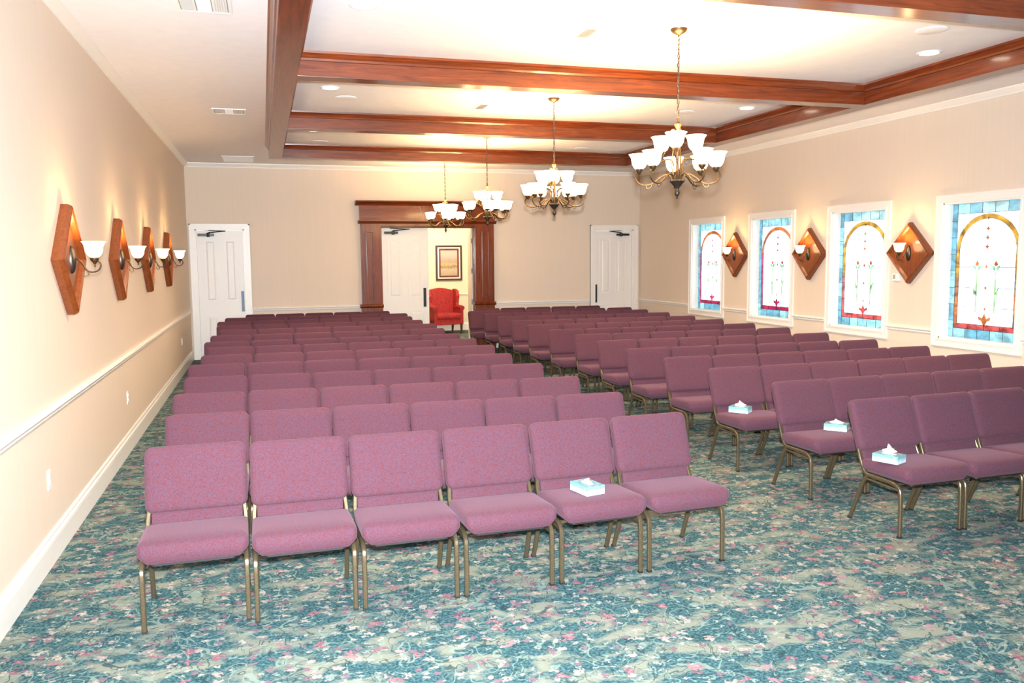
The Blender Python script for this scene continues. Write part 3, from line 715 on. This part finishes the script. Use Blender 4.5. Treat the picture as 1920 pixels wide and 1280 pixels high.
# ------------------------------------------------------------------ chairs
def make_chair(full=True):
    t = thing('stacking_chair', 'x', 'chair')
    LX = .241; R = .0118
    # seat cushion: lofted upward, chamfered below around the legs, waterfall front
    m = MB(); lv = [(.350, .420, -.045, .340, .02), (.354, .432, -.054, .350, .022), (.376, .480, -.061, .358, .03), (.392, .503, -.065, .364, .035), (.400, .507, -.066, .364, .036), (.432, .507, -.064, .366, .036), (.444, .502, -.056, .362, .036), (.452, .486, -.038, .352, .04), (.457, .450, -.005, .325, .05), (.460, .32, .06, .27, .06)]
    loops = []
    for z, w, ya, yb, r in lv:
        loops.append([(x, (ya+yb)/2+yy, z-.022*max(0, ((ya+yb)/2+yy-.02)/.35)*(1 if z > .39 else .2)) for x, yy in rrect(w, yb-ya, r)])
    m.loft(loops); m.build('seat', FAB, t, smooth='all')
    th = math.radians(19)
    # main back cushion
    m = MB(); lp = []
    for d, ins in ((-.037, .075), (-.035, .030), (-.029, .010), (-.019, .002), (-.008, 0), (.012, 0), (.022, .006), (.027, .02)):
        L = []
        for x, z in rrect(.510-2*ins, .345-2*ins, max(.012, .042-ins)):
            bulge = 0
            L.append((x, d, z))
        lp.append(L)
    c = Vector((0, .432, .643)); X = Matrix.Translation(c) @ Matrix.Rotation(-th, 4, 'X')
    m.loft(lp); m.build('backrest', FAB, t, smooth='all', xf=X)
    # lower lumbar panel, narrower and set back
    m = MB(); lp = [[(x, d, z) for x, z in rrect(.452-2*i_, .13-2*i_, .015)] for d, i_ in ((-.016, .012), (-.012, .003), (.012, 0), (.018, .005))]
    m.loft(lp); m.build('lumbar_panel', FAB, t, smooth=True, xf=Matrix.Translation((0, .370, .43)) @ Matrix.Rotation(-th*.8, 4, 'X'))
    if full:
        m = MB(); m.loft([[(x, .155+yy, z) for x, yy in rrect(.392, .38, .02)] for z in (.338, .352)]); m.build('seat_pan', BLACK, t)
    for s in (-1, 1):
        x = s*LX
        up_ = [(s*.222, .513, .74), (s*.231, .42, .54), (x, .372, .44), (x, .338, .375), (x, .318, .350), (x, .285, .338), (x, .12, .338), (x, .085, .337)]
        f = MB(); f.tube(smooth_path(up_, 3), R, square=True)
        f.build('side_frame', BRONZE, t, smooth=True)
        f = MB(); f.tube(smooth_path([(x, .09, .337), (x, .05, .332), (x, .02, .314), (x, .004, .28), (x, 0, .12), (x, 0, .012)], 3), R, square=True)
        f.cur = 1; f.box(x-R*1.05, x+R*1.05, -R*1.05, R*1.05, 0, .012); f.build('leg', [BRONZE, BLACK], t, smooth=True)
        f = MB(); f.tube([(x*.985, .30, .335), (x*.985, .34, .28), (x, .448, .012)], R, square=True)
        f.cur = 1; f.box(x-R*1.05, x+R*1.05, .452-R, .452+R, 0, .012); f.build('leg', [BRONZE, BLACK], t, smooth=True)
        if full:
            f = MB(); f.tube([(x*.98, .315, .308), (x*.98, .015, .300)], .008, 6); f.build('side_brace', BRONZE, t, smooth=True)
    if full:
        for yy in (.075, .30): MB().tube([(-LX, yy, .325), (LX, yy, .325)], .0085, 6).build('crossbar', BRONZE, t, smooth=True)
    return t
near_proto, far_proto = make_chair(True), make_chair(False)
used = {True: False, False: False}
ORD = ['first', 'second', 'third', 'fourth', 'fifth', 'sixth', 'seventh', 'eighth', 'ninth', 'tenth', 'eleventh', 'twelfth', 'thirteenth', 'fourteenth']
def place(x, y, rz, label, group, near):
    p = near_proto if near else far_proto
    if not used[near]: t = p; used[near] = True
    else: t = copy_tree(p)
    t.location = (x, y, 0); t.rotation_euler = (0, 0, rz); t['label'] = label; t['group'] = group
    return t
K = .995; TOPY = .50
def proj(p):
    d = Vector(p)-Vector((CX, 0, CH)); z = d.dot(fwd); return 960+F_PX*d.dot(r2)/z, 640-F_PX*d.dot(u2)/z
LROW = [(.635, 3.80, 4.73, 4.74), (.64, 3.76, 5.70, 5.60), (.60, 3.76, 6.60, 6.48), (.60, 3.75, 7.50, 7.39), (.56, 3.71, 8.41, 8.27), (.62, 3.76, 9.19, 9.13), (.63, 3.74, 9.99, 9.93),
        (.56, 3.71, 10.68, 10.68), (.58, 3.70, 11.55, 11.58), (.64, 3.72, 12.46, 12.45), (.57, 3.70, 13.32, 13.28), (.54, 3.68, 14.10, 14.14), (.62, 3.69, 14.98, 15.0), (.94, 3.53, 15.76, 15.77)]
RROW = [(5.065, 8.18, 4.75, 4.86), (5.06, 8.17, 5.65, 5.73), (5.0, 8.14, 6.53, 6.58), (5.0, 8.12, 7.38, 7.33), (4.98, 8.09, 8.25, 8.10), (5.02, 8.09, 9.15, 9.04), (5.04, 8.12, 9.98, 9.87),
        (4.97, 8.14, 10.78, 10.70), (4.95, 8.14, 11.67, 11.57), (4.96, 8.12, 12.55, 12.43), (5.0, 8.09, 13.48, 13.34), (4.98, 8.12, 14.33, 14.22), (4.88, 8.13, 15.06, 14.96), (5.18, 7.80, 15.77, 15.77)]
seatpos = {}
for side, rows in (('L', LROW), ('R', RROW)):
    for r, (xa, xb, ya, yb) in enumerate(rows):
        if r < 13: xb = max(xb, xa+3.12)
        xa, xb = CX+(xa-CX)*K, CX+(xb-CX)*K; ya, yb = ya*K, yb*K
        n = 5 if r == 13 else 6; hw = .2525
        slope = (yb-ya)/(xb-xa)
        for k in range(n):
            f = k/(n-1); x = xa+hw+(xb-xa-2*hw)*f; yt = ya+(x-xa)*slope
            if r == 0 and side == 'L': yt += [0.02, -.02, -.035, -.035, -.02, .0][k]
            rz = math.atan(slope)*(.8 if r < 4 else .15)+random.uniform(-.006, .006)
            if r == 0 and side == 'L': rz = [.02, .01, .01, .02, .04, .05][k]
            if r == 0 and side == 'R': rz = .03
            y = yt-TOPY*math.cos(rz)+random.uniform(-.006, .006); x += TOPY*math.sin(rz)
            px = proj((x-.25, yt, .8))[0]
            if px > 1900: continue
            seatpos[(side, r, k)] = (x, y, rz)
            if side == 'L':
                who = 'against the aisle' if k == n-1 else (ORD[k]+' from the left wall')
                lab = 'plum fabric chair, %s, in the %s row of the left block' % (who, ORD[r] if r < 13 else 'last')
                if r == 0 and k == 4: lab = 'plum fabric chair holding a tissue box in the front row of the left block'
                elif r == 0: lab = 'plum fabric chair, %s, in the front row of the left block' % who
            else:
                who = 'against the aisle' if k == 0 else (ORD[k]+' from the aisle')
                lab = 'plum fabric chair, %s, in the %s row of the right block' % (who, ORD[r] if r < 13 else 'last')
                if r < 3 and k == 0: lab = 'plum fabric aisle chair holding a tissue box in the %s row of the right block' % ['front', 'second', 'third'][r]
                elif r == 0: lab = 'plum fabric chair, %s, in the front row of the right block' % who
            place(x, y, rz, lab, 'rows of plum stacking chairs', r < 7)

# ------------------------------------------------------------------ tissue boxes
def boxmat():
    m, nt, b = newmat('tissue_box_card'); L = nt.links.new
    tc = N(nt, 'ShaderNodeTexCoord'); n = N(nt, 'ShaderNodeTexNoise', in_Scale=22, in_Detail=3); L(tc.outputs['Object'], n.inputs['Vector'])
    sp = N(nt, 'ShaderNodeSeparateXYZ'); L(tc.outputs['Generated'], sp.inputs[0])
    ad = N(nt, 'ShaderNodeMath', operation='MULTIPLY_ADD'); L(n.outputs['Fac'], ad.inputs[0]); ad.inputs[1].default_value = .6; L(sp.outputs['Z'], ad.inputs[2])
    r = ramp(nt, [(.45, (.62, .70, .73)), (.8, (.34, .56, .64)), (1.35, (.16, .40, .46))]); L(ad.outputs[0], r.inputs[0]); L(r.outputs[0], b.inputs['Base Color']); b.inputs['Roughness'].default_value = .35
    return m
BOXM = boxmat(); BOXT = plain('tissue_box_top', (.16, .30, .33), .4, 0, .35, 40)
def tissue(key, dx, dy, rz, label, tall, L_=.165, Wd=.115):
    x, y, r0 = seatpos[key]
    t = thing('tissue_box', label, 'tissue box', (x+dx, y+dy, .4615-.022*max(0, dy-.115)/.35), rz, 'tissue boxes on chairs')
    h = .05
    b = MB(); b.box(-Wd/2, Wd/2, -L_/2, L_/2, 0, h); b.cur = 1
    b.box(-Wd/2+.001, Wd/2-.001, -L_/2+.001, L_/2-.001, h-.002, h+.0006)
    c = b.build('carton', [BOXM, BOXT], t)
    MB().loft([[(.022*math.cos(a), .05*math.sin(a), z) for a in [2*PI*k/16 for k in range(16)]] for z in (h+.0004, h+.0012)]).build('opening_slot', TISSUE, t)
    # dark printed mark near the corner of the long side
    mk = MB()
    for q, (za, zb) in enumerate(((.036, .042), (.026, .033), (.018, .023), (.009, .015))): mk.box(-Wd/2-.0008, -Wd/2, -L_/2+.012, -L_/2+.03-.003*(q % 2), za, zb)
    mk.build('printed_mark', LEG_W if False else GREYV, t)
    rng = random.Random(len(label)); m = MB(); rows_ = 7; hh = tall
    # crumpled sheet: folded fan surface
    loops = []
    for k in range(rows_):
        f = k/(rows_-1); wd = .03+.035*math.sin(PI*min(1, f*1.1)); L = []
        for j in range(14):
            u = j/13-.5
            L.append((u*wd*.5+.010*math.sin(j*1.9+k*.7)*f+.012*f, u*wd*1.7*(1-.55*f*f)+.012*math.sin(k*1.3), h+hh*f*(1-.5*abs(u)*f*2)+.004*math.sin(j*2.3)*f))
        loops.append(L)
    m.loft(loops, False, False, close=False)
    m.loft([[(p[0]+.0022, p[1]+.001, p[2]) for p in L] for L in loops], False, False, close=False)
    m.build('tissue_sheet', TISSUE, t, smooth='all')
tissue(('L', 0, 4), -.03, .145, math.radians(13), 'light blue tissue box on the front row chair of the left block', .022, .17, .12)
tissue(('R', 0, 0), -.235+.02, .14, math.radians(24), 'light blue tissue box with tall tissue on the front aisle chair, right block', .06)
tissue(('R', 1, 0), .135, .21, math.radians(42), 'light blue tissue box with flat tissue on the second row aisle chair', .03)
tissue(('R', 2, 0), -.09, .22, math.radians(40), 'light blue tissue box with peaked tissue on the third row aisle chair', .045)
